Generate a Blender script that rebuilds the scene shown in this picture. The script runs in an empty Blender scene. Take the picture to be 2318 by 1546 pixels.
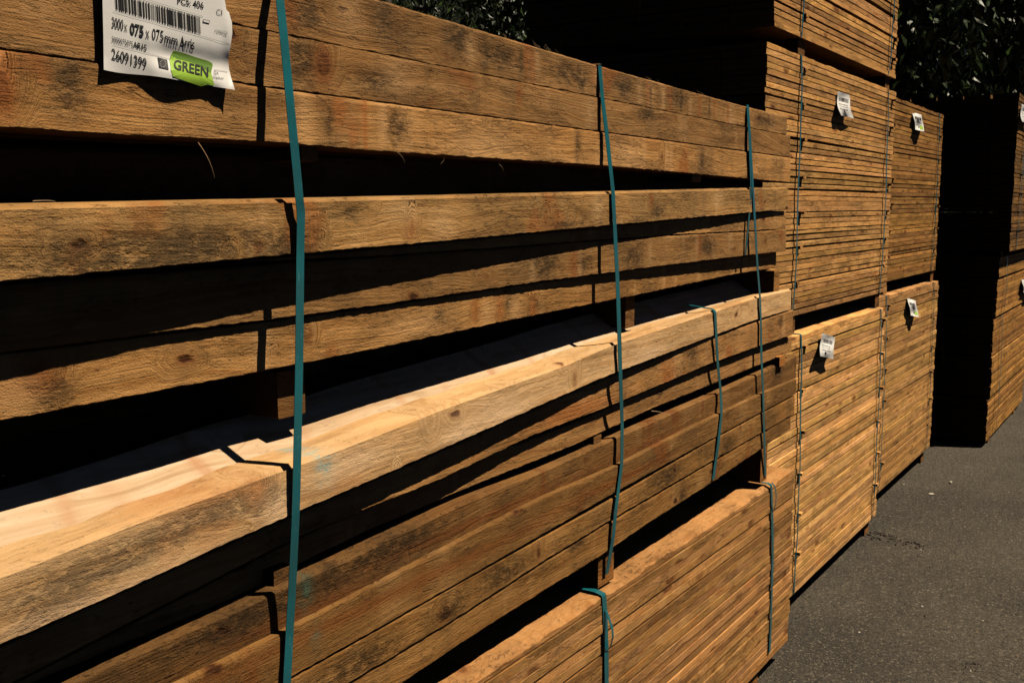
import bpy, math, random
import numpy as np
from mathutils import Vector, Matrix, noise
sc = bpy.context.scene
col = sc.collection
R = math.radians
random.seed(7)

# ------------------------------------------------------------------ camera
FPX, W0, H0 = 2300.0, 2318.0, 1546.0
EYE = Vector((0, 0, 1.59))
AZ, PITCH = R(33.6), R(7.41)
cam_d = bpy.data.cameras.new('camera'); cam = bpy.data.objects.new('camera', cam_d); col.objects.link(cam)
cam.location = EYE
cam.rotation_euler = (math.pi/2 - PITCH, 0, AZ - math.pi/2)
cam_d.sensor_width = 36; cam_d.lens = 36*FPX/W0
cam_d.clip_start = .05; cam_d.clip_end = 2000
sc.camera = cam
CM = cam.rotation_euler.to_matrix()
D0 = 1.12                               # facade plane of the near stack (metres from the eye, along Y)

def at(px, py, Y):                      # measured point of the photograph on the vertical plane y = Y
    d = CM @ Vector(((px-W0/2)/FPX, -(py-H0/2)/FPX, -1))
    return EYE + d*(Y/d.y)
def at_ground(px, py, z=0.0):
    d = CM @ Vector(((px-W0/2)/FPX, -(py-H0/2)/FPX, -1))
    return EYE + d*((z-EYE.z)/d.z)

# ------------------------------------------------------------------ node helper
class NT:
    def __init__(s, mat):
        s.m = bpy.data.materials.new(mat); s.m.use_nodes = True
        s.t = s.m.node_tree; s.t.nodes.clear()
        s.out = s.n('ShaderNodeOutputMaterial'); s.b = s.n('ShaderNodeBsdfPrincipled')
        s.t.links.new(s.b.outputs[0], s.out.inputs[0])
    def n(s, typ, **k):
        x = s.t.nodes.new(typ)
        for a, v in k.items(): setattr(x, a, v)
        return x
    def put(s, sock, v):
        if isinstance(v, bpy.types.NodeSocket): s.t.links.new(v, sock)
        elif v is not None: sock.default_value = v
    def math(s, op, a, b=None, c=None, clamp=False):
        x = s.n('ShaderNodeMath', operation=op); x.use_clamp = clamp
        s.put(x.inputs[0], a)
        if b is not None: s.put(x.inputs[1], b)
        if c is not None: s.put(x.inputs[2], c)
        return x.outputs[0]
    def vmath(s, op, a, b=None):
        x = s.n('ShaderNodeVectorMath', operation=op); s.put(x.inputs[0], a)
        if b is not None: s.put(x.inputs[1], b)
        return x.outputs[0]
    def noise(s, vec, scale=1, detail=3, rough=.55, dist=0, out=0):
        x = s.n('ShaderNodeTexNoise'); s.put(x.inputs['Vector'], vec); x.inputs['Scale'].default_value = scale
        x.inputs['Detail'].default_value = detail; x.inputs['Roughness'].default_value = rough
        x.inputs['Distortion'].default_value = dist
        return x.outputs[out]
    def mapr(s, v, a, b, c=0., d=1., smooth=True):
        x = s.n('ShaderNodeMapRange'); x.interpolation_type = 'SMOOTHSTEP' if smooth else 'LINEAR'
        s.put(x.inputs[0], v)
        for i, q in enumerate((a, b, c, d)): x.inputs[i+1].default_value = q
        return x.outputs[0]
    def mix(s, f, a, b, mode='MIX'):
        x = s.n('ShaderNodeMix', data_type='RGBA', blend_type=mode)
        s.put(x.inputs[0], f)
        for i, q in ((6, a), (7, b)):
            if isinstance(q, tuple) and len(q) == 3: q = q + (1,)
            s.put(x.inputs[i], q)
        return x.outputs[2]
    def ramp(s, v, pts):
        x = s.n('ShaderNodeValToRGB'); s.put(x.inputs[0], v)
        e = x.color_ramp.elements
        while len(e) > 1: e.remove(e[0])
        e[0].position = pts[0][0]; e[0].color = pts[0][1] + (1,)
        for p, c in pts[1:]: q = e.new(p); q.color = c + (1,)
        return x.outputs[0]
    def bump(s, h, strength, dist, normal=None):
        x = s.n('ShaderNodeBump'); s.put(x.inputs['Height'], h)
        x.inputs['Strength'].default_value = strength; x.inputs['Distance'].default_value = dist
        if normal is not None: s.put(x.inputs['Normal'], normal)
        return x.outputs[0]

def wood(name, rough_amt=1.0, knots=1.0, fine=1.0, contrast=1.0, zscale=1.0, stain=1.0, attr=False, kscale=1.0):
    t = NT(name)
    oi = t.n('ShaderNodeObjectInfo'); tc = t.n('ShaderNodeTexCoord')
    off = t.vmath('MULTIPLY', oi.outputs['Random'], (37., 11., 23.))
    P = t.vmath('ADD', tc.outputs['Object'], off)
    sp = t.n('ShaderNodeSeparateXYZ'); t.put(sp.inputs[0], P)
    x, y, z = sp.outputs
    kv = t.vmath('MULTIPLY', P, (5.2, 4.5, 9.5*zscale))
    wob = t.noise(P, 14, 3, out=1)
    kv = t.vmath('ADD', kv, t.vmath('MULTIPLY', wob, (.35, .35, .35)))
    vo = t.n('ShaderNodeTexVoronoi'); t.put(vo.inputs['Vector'], kv); vo.inputs['Scale'].default_value = 1
    kd = t.math('MULTIPLY', vo.outputs['Distance'], 7.0/kscale)          # 1 = rim of a knot
    dk = rd = None
    if attr:                                                             # marks measured on each beam
        def at_(n):
            a = t.n('ShaderNodeAttribute'); a.attribute_name = n; return a.outputs['Fac']
        wo = t.n('ShaderNodeSeparateColor'); t.put(wo.inputs[0], wob)
        ka = t.math('ADD', at_('knot'), t.math('MULTIPLY', t.math('SUBTRACT', wo.outputs[0], .5), .9))
        kd = t.math('MINIMUM', kd, ka)
        dn = t.noise(t.vmath('MULTIPLY', P, (40., 60., 60.)), 1, 4, .65)
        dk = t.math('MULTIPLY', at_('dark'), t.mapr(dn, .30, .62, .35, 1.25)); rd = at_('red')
    core = t.mapr(kd, .55, 1.1, 1, 0)
    rim = t.mapr(kd, .9, 1.7, 1, 0)
    halo = t.mapr(kd, .7, 3.6, 1, 0)
    warp = t.noise(t.vmath('MULTIPLY', P, (1.6, 4., 5.)), 1, 3, .5)
    ringc = t.math('ADD', t.math('MULTIPLY', z, 70.*zscale), t.math('MULTIPLY', warp, 8.*zscale))
    ringc = t.math('ADD', ringc, t.math('MULTIPLY', halo, 7.*knots))
    cv = t.n('ShaderNodeCombineXYZ'); t.put(cv.inputs[0], t.math('MULTIPLY', x, 1.1)); t.put(cv.inputs[1], ringc)
    t.put(cv.inputs[2], t.math('MULTIPLY', y, 20.))
    ring = t.noise(cv.outputs[0], 1.0, 4, .62)
    cv2 = t.n('ShaderNodeCombineXYZ'); t.put(cv2.inputs[0], t.math('MULTIPLY', x, 2.2))
    t.put(cv2.inputs[1], t.math('MULTIPLY', ringc, 3.1)); t.put(cv2.inputs[2], t.math('MULTIPLY', y, 60.))
    ring2 = t.noise(cv2.outputs[0], 1.0, 3, .6)
    fib = t.noise(t.vmath('MULTIPLY', P, (70., 330., 330.)), 1, 4, .7)
    wig = t.vmath('ADD', P, t.vmath('MULTIPLY', wob, (.012, .012, .012)))
    tear = t.noise(t.vmath('MULTIPLY', wig, (46., 120., 190.)), 1, 4, .64)
    saw = t.noise(t.vmath('MULTIPLY', P, (260., 20., 26.)), 1, 2, .5)
    grit = t.noise(P, 480, 3, .65)
    patch = t.mapr(t.noise(t.vmath('MULTIPLY', P, (5., 8., 14.)), 1, 4, .6), .44, .66)
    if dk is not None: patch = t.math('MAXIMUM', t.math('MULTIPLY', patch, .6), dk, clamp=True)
    # torn grain is denser inside the rough patches
    tearm = t.mapr(t.math('ADD', tear, t.math('MULTIPLY', patch, .085)), .62, .70)
    band = t.noise(t.vmath('MULTIPLY', P, (9., 2., 2.)), 1, 3, .6)
    big = t.noise(t.vmath('MULTIPLY', P, (1.3, 2., 5.)), 1, 3, .5)
    redn = t.mapr(t.noise(t.vmath('MULTIPLY', P, (7., 3., 5.)), 1, 2, .5), .63, .72)
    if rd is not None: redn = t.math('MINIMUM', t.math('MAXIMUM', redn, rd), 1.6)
    ck = t.math('ABSOLUTE', t.math('SUBTRACT', t.noise(t.vmath('MULTIPLY', wig, (1.2, 20., 30.)), 1, 2, .4), .5))
    check = t.math('MULTIPLY', t.mapr(ck, .0, .006, 1, 0), t.math('MULTIPLY', t.mapr(big, .50, .58), t.mapr(tear, .42, .55)))
    c = t.ramp(ring, [(.26, (.34, .155, .045)), (.44, (.57, .298, .100)), (.58, (.69, .392, .150)), (.76, (.43, .207, .062))])
    c = t.mix(t.mapr(ring2, .52, .72, 0, .28*contrast), c, (.30, .15, .05))
    c = t.mix(t.mapr(big, .40, .66, 0, .50*stain), c, (.29, .150, .047))
    c = t.mix(t.mapr(band, .50, .68, 0, .48*stain), c, (.28, .17, .075))
    c = t.mix(t.mapr(band, .34, .44, .45*stain, 0), c, (.82, .49, .22))
    c = t.mix(t.math('MULTIPLY', patch, .62*stain), c, (.105, .066, .028))
    c = t.mix(t.math('MULTIPLY', redn, .55*stain), c, (.42, .13, .028))
    c = t.mix(t.math('MULTIPLY', tearm, .55*fine), c, (.08, .042, .018))
    c = t.mix(t.math('MULTIPLY', check, .8*fine), c, (.035, .018, .008))
    c = t.mix(t.mapr(fib, .5, .7, 0, .30*fine), c, (.20, .11, .042))
    c = t.mix(t.math('MULTIPLY', rim, .65*knots), c, (.26, .095, .025))
    c = t.mix(t.math('MULTIPLY', core, .92*knots), c, (.085, .026, .010))
    c = t.mix(t.mapr(grit, .56, .70, 0, .5*fine), c, (.72, .45, .20))
    if attr:
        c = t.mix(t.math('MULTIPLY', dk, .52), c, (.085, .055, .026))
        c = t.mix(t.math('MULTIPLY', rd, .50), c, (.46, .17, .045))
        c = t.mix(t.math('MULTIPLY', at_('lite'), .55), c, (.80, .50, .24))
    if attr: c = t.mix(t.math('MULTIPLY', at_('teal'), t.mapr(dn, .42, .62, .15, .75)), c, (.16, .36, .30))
    # end faces darkened by their normal, shade painted into the end grain
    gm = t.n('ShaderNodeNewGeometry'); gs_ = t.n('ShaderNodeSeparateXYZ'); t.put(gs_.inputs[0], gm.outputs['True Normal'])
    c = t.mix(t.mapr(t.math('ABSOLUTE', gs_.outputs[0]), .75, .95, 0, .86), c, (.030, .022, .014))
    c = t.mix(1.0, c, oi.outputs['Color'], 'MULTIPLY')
    hv = t.math('MULTIPLY', oi.outputs['Random'], 7.13)
    hv = t.mapr(t.math('FRACT', hv), 0, 1, .80, 1.14, False)
    cc = t.n('ShaderNodeCombineColor'); [t.put(cc.inputs[i], hv) for i in range(3)]
    c = t.mix(1.0, c, cc.outputs[0], 'MULTIPLY')
    t.put(t.b.inputs['Base Color'], c)
    t.b.inputs['Roughness'].default_value = .82
    t.b.inputs['Specular IOR Level'].default_value = .2
    h = t.math('MULTIPLY', fib, .55)
    h = t.math('ADD', h, t.math('MULTIPLY', t.math('MULTIPLY', tearm, t.math('ADD', patch, .5)), -1.2))
    h = t.math('ADD', h, t.math('MULTIPLY', check, -1.2*fine))
    h = t.math('ADD', h, t.math('MULTIPLY', saw, t.math('ADD', t.math('MULTIPLY', patch, .5), .22)))
    h = t.math('ADD', h, t.math('MULTIPLY', grit, .6))
    h = t.math('ADD', h, t.math('MULTIPLY', core, -.7*knots))
    h = t.math('ADD', h, t.math('ADD', t.math('MULTIPLY', ring2, .8), t.math('MULTIPLY', patch, .9)))
    t.put(t.b.inputs['Normal'], t.bump(h, min(1, 1.0*rough_amt), .0030))
    return t.m

M = {}
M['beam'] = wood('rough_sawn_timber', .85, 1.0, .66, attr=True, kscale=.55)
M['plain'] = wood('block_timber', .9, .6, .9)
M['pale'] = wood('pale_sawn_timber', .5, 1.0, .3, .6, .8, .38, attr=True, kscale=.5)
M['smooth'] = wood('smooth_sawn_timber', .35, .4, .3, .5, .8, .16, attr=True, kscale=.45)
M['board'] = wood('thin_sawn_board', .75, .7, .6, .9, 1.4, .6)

def strap_mat():
    t = NT('teal_plastic'); tc = t.n('ShaderNodeTexCoord')
    P = tc.outputs['Object']
    s1 = t.noise(t.vmath('MULTIPLY', P, (400, 400, 60)), 1, 3, .6)
    s2 = t.noise(P, 14, 3, .5)
    c = t.mix(t.mapr(s2, .35, .7, 0, 1), (.010, .150, .182), (.014, .118, .138))
    c = t.mix(t.mapr(s1, .64, .72, 0, .45), c, (.22, .40, .38))
    t.put(t.b.inputs['Base Color'], c); t.b.inputs['Roughness'].default_value = .30
    t.b.inputs['Coat Weight'].default_value = .3
    t.put(t.b.inputs['Normal'], t.bump(s1, .35, .0004))
    return t.m
M['strap'] = strap_mat()

def paper_mat():
    t = NT('white_paper'); tc = t.n('ShaderNodeTexCoord')
    s = t.noise(tc.outputs['Object'], 60, 3, .5)
    t.put(t.b.inputs['Base Color'], t.mix(s, (.80, .79, .77), (.88, .87, .85)))
    t.b.inputs['Roughness'].default_value = .5
    t.put(t.b.inputs['Normal'], t.bump(s, .25, .001))
    return t.m
M['paper'] = paper_mat()
def flat(name, c, rough=.6, var=.25, scale=90):
    t = NT(name); tc = t.n('ShaderNodeTexCoord')
    s = t.noise(tc.outputs['Object'], scale, 3, .6)
    t.put(t.b.inputs['Base Color'], t.mix(s, tuple(q*(1-var) for q in c), tuple(min(1, q*(1+var)) for q in c)))
    t.b.inputs['Roughness'].default_value = rough
    return t.m
M['ink'] = flat('black_ink', (.018, .018, .018))
M['grey_ink'] = flat('grey_ink', (.25, .25, .25))
M['green'] = flat('green_marker', (.36, .60, .06), .5, .18, 40)
M['darkgreen'] = flat('dark_green_overlap', (.14, .27, .04), .5, .2, 40)
M['bark'] = flat('bark', (.06, .045, .03), .9, .5, 14)
M['splinter'] = flat('splinter_wood', (.50, .32, .16), .8, .3)

def leaf_mat(name, c1, c2):
    t = NT(name); oi = t.n('ShaderNodeTexCoord')
    s = t.noise(oi.outputs['Object'], 2.3, 3, .7)
    s2 = t.noise(oi.outputs['Object'], 60, 1, .5)
    c = t.mix(t.mapr(s, .35, .7), c1, c2)
    c = t.mix(t.mapr(s2, .62, .74, 0, .6), c, (.16, .20, .03))
    t.put(t.b.inputs['Base Color'], c); t.b.inputs['Roughness'].default_value = .42
    t.b.inputs['Specular IOR Level'].default_value = .32
    return t.m
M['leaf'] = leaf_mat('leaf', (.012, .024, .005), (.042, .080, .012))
M['leaf_far'] = leaf_mat('leaf_deep_shade', (.004, .008, .003), (.010, .018, .006))  # darker copy of the leaf colour, deep shade painted in

def asphalt():
    t = NT('asphalt'); tc = t.n('ShaderNodeTexCoord'); P = tc.outputs['Object']
    big = t.noise(P, 1.3, 5, .6); mid = t.noise(P, 11, 4, .65); gr = t.noise(P, 150, 4, .75)
    vo = t.n('ShaderNodeTexVoronoi'); t.put(vo.inputs['Vector'], P); vo.inputs['Scale'].default_value = 150
    c = t.mix(t.mapr(big, .35, .65), (.054, .044, .032), (.106, .086, .060))
    c = t.mix(t.mapr(mid, .45, .75, 0, .5), c, (.078, .068, .054))
    c = t.mix(t.mapr(gr, .36, .54, .85, 0), c, (.018, .016, .013))
    c = t.mix(t.mapr(gr, .56, .66, 0, .8), c, (.16, .135, .10))
    sp2 = t.noise(P, 95, 2, .5); c = t.mix(t.mapr(sp2, .60, .66, 0, .85), c, (.24, .20, .14)); c = t.mix(t.mapr(t.noise(P, 48, 4, .7), .34, .46, .85, 0), c, (.018, .015, .012))
    vc = t.n('ShaderNodeSeparateColor'); t.put(vc.inputs[0], vo.outputs['Color'])
    c = t.mix(t.mapr(vc.outputs[0], .93, .97, 0, .55), c, (.17, .14, .10))
    t.put(t.b.inputs['Base Color'], c); t.b.inputs['Roughness'].default_value = .9
    h = t.math('ADD', t.math('MULTIPLY', gr, 1.), t.math('MULTIPLY', mid, 1.5))
    h = t.math('ADD', h, t.math('MULTIPLY', vo.outputs['Distance'], -.6))
    t.put(t.b.inputs['Normal'], t.bump(h, 1., .008))
    return t.m
M['asphalt'] = asphalt()

# ------------------------------------------------------------------ object helpers
def tag(o, label=None, cat=None, group=None, kind=None):
    if label: o['label'] = label
    if cat: o['category'] = cat
    if group: o['group'] = group
    if kind: o['kind'] = kind
    return o
def mesh_obj(name, V, F, mat, parent=None, color=None, smooth=False):
    me = bpy.data.meshes.new(name); me.from_pydata([tuple(v) for v in V], [], F)
    me.materials.append(mat)
    if smooth: me.polygons.foreach_set('use_smooth', [True]*len(me.polygons))
    me.update()
    o = bpy.data.objects.new(name, me); col.objects.link(o)
    if parent: o.parent = parent
    if color: o.color = tuple(color) + (1,)
    return o
def empty(name, loc=(0, 0, 0)):
    o = bpy.data.objects.new(name, None); col.objects.link(o); o.location = loc; o.empty_display_size = .1
    return o
def n3(x, y, z): return noise.noise(Vector((x, y, z)))

def sweep(name, sections, mat, parent=None, color=None):
    """sections: list of closed rings (same point count) along the piece; ends are capped"""
    k = len(sections[0]); V = [p for s in sections for p in s]; F = []
    for i in range(len(sections)-1):
        for j in range(k):
            a = i*k+j; b = i*k+(j+1) % k
            F.append((a, b, b+k, a+k))
    F.append(tuple(range(k-1, -1, -1))); e = (len(sections)-1)*k
    F.append(tuple(e+j for j in range(k)))
    return mesh_obj(name, V, F, mat, parent, color)

def smooth1(a, n):
    if n < 2: return a
    k = np.hanning(n+2)[1:-1]; k /= k.sum()
    p = np.pad(a, n, mode='reflect', reflect_type='odd')
    return np.convolve(p, k, 'same')[n:-n]

def xinterp(xs, pts):                   # linear interpolation with linear extrapolation, pts = [(X, value)]
    pts = sorted(pts); X = np.array([p[0] for p in pts]); v = np.array([p[1] for p in pts])
    r = np.interp(xs, X, v)
    lo = xs < X[0]; hi = xs > X[-1]
    if len(X) > 1:
        r[lo] = v[0] + (xs[lo]-X[0])*(v[1]-v[0])/(X[1]-X[0])
        r[hi] = v[-1] + (xs[hi]-X[-1])*(v[-1]-v[-2])/(X[-1]-X[-2])
    return r

BEAMS = {}
# marks seen on the beams: (x, y, radius in m, stretch along the grain, stretch upright)
KNOTS = {'A1': [(738, 142, .012, 1.2, 1.6), (981, 161, .006, 1, 1.3), (1105, 190, .005, 1, 1)],
 'A2': [(4, 200, .016, .8, 1.6), (1500, 352, .006, 1, 2), (570, 150, .005, 1, 1)],
 'B': [(628, 486, .007, .9, 1.1), (812, 470, .008, 1.2, .8), (907, 518, .010, .9, 1.5), (1219, 492, .010, 1, 1.1), (1276, 489, .008, 1, 1.1), (1465, 452, .009, .9, 1.5), (700, 540, .009, .8, 1.6), (485, 575, .008, 1.2, 1)],
 'C2': [(1740, 545, .008, 1, 1.4), (1330, 600, .006, 1, 1.2)],
 'D': [(95, 862, .019, 1.1, 1.0), (716, 762, .009, 1, 1.6), (1090, 712, .006, 1, 1.6), (1152, 712, .007, 1, 1.8), (1222, 704, .007, 1, 1.8), (640, 800, .005, 1, 1)],
 'E': [(548, 1100, .012, 1.2, 1.4), (528, 1190, .006, .9, 1.3), (866, 1058, .007, 1, 1.3), (744, 1056, .004, 1, 1), (943, 955, .011, 1, 1.5), (1280, 852, .013, .9, 1.7), (1640, 742, .006, 1, 1.4), (1692, 700, .006, 1, 1.3)],
 'F': [(1565, 812, .006, 1, 1.2), (1760, 740, .008, 1, 1.3)],
 'H': [(1580, 900, .006, 1, 1)], 'I': [(1205, 1150, .006, 1.3, 1), (1345, 1080, .006, 1.3, 1), (818, 1343, .006, 1.2, .8)],
 'J': [(1000, 1385, .012, 1.6, .9), (1520, 1058, .010, 1, 1.3), (1210, 1245, .010, 1, 1.8)], 'K': [(1340, 1190, .007, 1.2, 1), (1560, 1130, .006, 1, 1)]}
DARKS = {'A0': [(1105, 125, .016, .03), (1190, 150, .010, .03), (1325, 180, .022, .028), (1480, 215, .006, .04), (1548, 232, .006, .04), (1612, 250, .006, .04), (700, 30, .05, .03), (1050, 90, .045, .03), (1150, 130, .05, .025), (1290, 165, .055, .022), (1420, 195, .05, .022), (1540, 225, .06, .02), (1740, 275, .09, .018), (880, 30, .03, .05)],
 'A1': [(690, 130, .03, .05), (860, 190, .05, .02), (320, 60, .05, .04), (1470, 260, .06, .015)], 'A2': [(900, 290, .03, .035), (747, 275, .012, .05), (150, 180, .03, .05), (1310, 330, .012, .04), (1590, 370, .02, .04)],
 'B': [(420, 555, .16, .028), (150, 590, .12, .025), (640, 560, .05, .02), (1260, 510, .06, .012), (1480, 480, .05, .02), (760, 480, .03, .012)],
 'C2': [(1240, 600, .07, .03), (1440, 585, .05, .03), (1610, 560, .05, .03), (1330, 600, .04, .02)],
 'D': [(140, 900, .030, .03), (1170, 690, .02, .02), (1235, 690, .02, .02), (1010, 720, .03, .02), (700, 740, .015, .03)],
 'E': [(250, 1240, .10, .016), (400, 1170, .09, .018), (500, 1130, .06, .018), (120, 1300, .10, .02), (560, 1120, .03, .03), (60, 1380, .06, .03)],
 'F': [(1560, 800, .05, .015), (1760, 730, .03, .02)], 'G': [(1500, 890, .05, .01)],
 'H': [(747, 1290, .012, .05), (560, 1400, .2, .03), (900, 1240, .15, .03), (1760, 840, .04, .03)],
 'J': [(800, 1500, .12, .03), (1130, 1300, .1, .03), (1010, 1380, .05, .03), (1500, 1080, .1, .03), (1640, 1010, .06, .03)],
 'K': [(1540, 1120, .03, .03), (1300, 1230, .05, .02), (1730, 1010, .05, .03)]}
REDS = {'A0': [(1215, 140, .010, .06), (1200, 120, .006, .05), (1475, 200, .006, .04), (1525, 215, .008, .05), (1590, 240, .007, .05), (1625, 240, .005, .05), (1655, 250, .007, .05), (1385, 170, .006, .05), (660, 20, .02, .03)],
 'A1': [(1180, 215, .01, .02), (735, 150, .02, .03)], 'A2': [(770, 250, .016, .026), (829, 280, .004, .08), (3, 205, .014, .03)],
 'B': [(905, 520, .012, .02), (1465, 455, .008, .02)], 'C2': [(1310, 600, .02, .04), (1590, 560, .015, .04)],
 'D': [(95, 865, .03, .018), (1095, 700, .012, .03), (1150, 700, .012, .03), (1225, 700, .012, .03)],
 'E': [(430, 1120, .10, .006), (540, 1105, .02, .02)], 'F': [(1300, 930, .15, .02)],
 'H': [(1470, 960, .010, .05), (1230, 1100, .008, .06), (700, 1380, .15, .010), (1100, 1170, .3, .009), (1480, 1000, .3, .008), (1590, 920, .006, .06)],  # narrow marks are grain, the long ones paint orange bounce light
 'I': [(900, 1330, .5, .01), (1400, 1080, .3, .008)]}  # long strips, bounce light painted as an orange tint
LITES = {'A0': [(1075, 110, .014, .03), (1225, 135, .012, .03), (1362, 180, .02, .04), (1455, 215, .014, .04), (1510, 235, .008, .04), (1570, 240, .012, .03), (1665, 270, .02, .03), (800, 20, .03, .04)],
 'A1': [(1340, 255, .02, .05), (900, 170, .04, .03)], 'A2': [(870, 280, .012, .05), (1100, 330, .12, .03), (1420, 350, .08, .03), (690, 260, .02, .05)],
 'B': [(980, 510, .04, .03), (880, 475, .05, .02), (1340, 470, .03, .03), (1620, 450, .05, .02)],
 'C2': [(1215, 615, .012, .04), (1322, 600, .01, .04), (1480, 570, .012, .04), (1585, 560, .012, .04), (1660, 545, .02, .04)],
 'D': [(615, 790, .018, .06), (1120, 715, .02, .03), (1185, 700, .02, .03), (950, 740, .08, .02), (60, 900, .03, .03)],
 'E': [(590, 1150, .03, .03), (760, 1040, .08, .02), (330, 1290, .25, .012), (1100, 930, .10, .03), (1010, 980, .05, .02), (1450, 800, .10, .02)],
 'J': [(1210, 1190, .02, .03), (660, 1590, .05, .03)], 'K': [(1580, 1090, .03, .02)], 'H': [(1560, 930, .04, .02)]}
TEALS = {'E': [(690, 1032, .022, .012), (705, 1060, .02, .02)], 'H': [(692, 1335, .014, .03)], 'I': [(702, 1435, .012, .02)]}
def add_marks(o, key):
    me = o.data; n = len(me.vertices); co = np.empty(n*3); me.vertices.foreach_get('co', co); co = co.reshape(-1, 3)
    kn = np.full(n, 30.0); dk = np.zeros(n); rd = np.zeros(n)
    for (px, py, r, sx, sz) in KNOTS.get(key, ()):
        c = at(px, py, D0-.01); d = np.sqrt(((co[:, 0]-c.x)/sx)**2+((co[:, 2]-c.z)/sz)**2+((co[:, 1]-D0+.01)*.5)**2)/r; kn = np.minimum(kn, d)
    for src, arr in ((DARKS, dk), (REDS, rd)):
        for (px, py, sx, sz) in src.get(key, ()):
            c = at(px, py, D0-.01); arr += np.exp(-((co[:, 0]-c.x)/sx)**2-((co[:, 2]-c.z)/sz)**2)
    tl = np.zeros(n)
    for (px, py, sx, sz) in TEALS.get(key, ()):
        c = at(px, py, D0-.01); tl += np.exp(-((co[:, 0]-c.x)/sx)**2-((co[:, 2]-c.z)/sz)**2)
    lt = np.zeros(n)
    for (px, py, sx, sz) in LITES.get(key, ()):
        c = at(px, py, D0-.01); lt += np.exp(-((co[:, 0]-c.x)/sx)**2-((co[:, 2]-c.z)/sz)**2)
    for nm, arr in (('lite', np.clip(lt, 0, 1)), ('knot', kn), ('dark', np.clip(dk*.95, 0, 1)), ('red', np.clip(rd, 0, 1)), ('teal', np.clip(tl, 0, 1))):
        a = me.attributes.new(nm, 'FLOAT', 'POINT'); a.data.foreach_set('value', arr.astype(np.float32))
def beam(key, label, rows, xend, depth=.078, mat='beam', tone=(1, 1, 1), cham=.0018, botc=.0015, back=None, rag=1.0, x0=.30, wane=0.0):
    """rows: (photo x, top y, bottom y, protrusion from the facade plane in m)"""
    zt, zb, pp = [], [], []
    for (px, yt, yb, p) in rows:
        a = at(px, yt, D0-p); b = at(px, yb, D0-p)
        zt.append((a.x, a.z)); zb.append((b.x, b.z)); pp.append(((a.x+b.x)/2, p))
    ym = (rows[-1][1]+rows[-1][2])/2
    x1 = at(xend, ym, D0-rows[-1][3]).x
    n = max(60, int((x1-x0)/.009)); xs = np.linspace(x0, x1, n)
    ZT = smooth1(xinterp(xs, zt), 21); ZB = smooth1(xinterp(xs, zb), 21); PP = smooth1(xinterp(xs, pp), 21)
    if back:
        zk = []
        for (px, y) in back:
            p = float(np.interp(at(px, y, D0).x, xs, PP)); a = at(px, y, D0-p+depth); zk.append((a.x, a.z))
        ZK = smooth1(xinterp(xs, zk), 15)
    else: ZK = ZT.copy()
    sd = random.random()*100
    secs = []
    ZR = ZK.copy()
    if back: ZK = ZK+np.array([.0045*n3(X*4, 2, 2)+.0030*n3(X*13, 5, 2) for X in xs])
    for i, X in enumerate(xs):
        yf = D0-PP[i]; zt_, zb_ = ZT[i]-.0008, ZB[i]+.0008
        c = cham + max(0, wane*(.5+n3(X*2.1+sd, 0, 3)))
        r = []
        e1 = .0016*rag*n3(X*38, sd, 1)+.0012*rag*n3(X*120, sd, 5); e2 = .0018*rag*n3(X*33, sd, 9)+.0014*rag*n3(X*130, sd, 4)
        r.append((X, yf+botc, zb_+e1*.6)); r.append((X, yf, zb_+botc+e1))
        for q in (.12, .24, .36, .48, .60, .72, .84, .93):
            z = zb_+(zt_-zb_)*q
            r.append((X, yf+.0011*n3(X*9, z*30, sd)+.0006*n3(X*50, z*90, sd), z))
        r.append((X, yf+.0005, zt_-c+e2)); r.append((X, yf+c*.9, zt_+e2*.5))
        r.append((X, yf+depth*.5, (zt_+ZK[i])/2+.0006*n3(X*20, sd, 7)))
        r.append((X, yf+depth, ZK[i]))
        r.append((X, yf+depth, zb_)); 
        secs.append(r)
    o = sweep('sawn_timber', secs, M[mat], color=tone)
    tag(o, label, 'timber', 'heavy sawn beams of the nearest stack')
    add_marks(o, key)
    BEAMS[key] = dict(o=o, xs=xs, ZT=ZT, ZB=ZB, P=PP, ZK=ZR, depth=depth)
    return o

# ------------------------------------------------------------------ near stack: heavy beams, top to bottom
beam('A0', 'topmost heavy beam of the nearest stack, orange bark streaks along its upper edge',
     [(625, -75, 74, .0), (870, 0, 124, .0), (1360, 148, 222, .001), (1688, 240, 288, .001), (1780, 262, 306, .001)], 1781, tone=(.84, .78, .72), cham=.006, wane=.006, botc=.0004)
beam('A1', 'second beam from the top of the nearest stack, running right behind the large white label',
     [(0, -50, 112, .006), (625, 74, 201, .006), (1360, 222, 299, .004), (1688, 288, 343, .004), (1780, 306, 356, .004)], 1788, tone=(.84, .78, .72), cham=.0004)
beam('A2', 'third beam from the top, directly above the first wide dark gap',
     [(0, 112, 290, .012), (220, 142, 305, .012), (640, 203, 325, .010), (820, 226, 342, .008), (1360, 299, 376, .008), (1765, 354, 412, .008)], 1789, tone=(1.06, .97, .86))
beam('B', 'grey-brown beam below the first dark gap, thin sunlit top edge and small knots',
     [(0, 462, 640, .048), (660, 449, 578, .040), (1030, 441, 545, .032), (1385, 433, 511, .024), (1780, 423, 475, .010)], 1784, tone=(.88, .86, .80), cham=.008, wane=.007)
beam('C1', 'narrow-looking beam tucked under the grey-brown one, lit only near its right end',
     [(640, 582, 590, .0), (840, 564, 582, .0), (1200, 530, 556, .0), (1497, 501, 534, .0), (1778, 477, 519, .0)], 1779, tone=(.95, .88, .8), x0=1.0)
beam('C2', 'beam mostly in deep shadow on the left, its speckled right half catching the sun',
     [(0, 645, 800, .0), (680, 592, 716, .0), (840, 583, 695, .0), (1200, 557, 642, .0), (1497, 535, 603, .0), (1778, 520, 569, .0)], 1779, tone=(.86, .80, .72))
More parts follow.
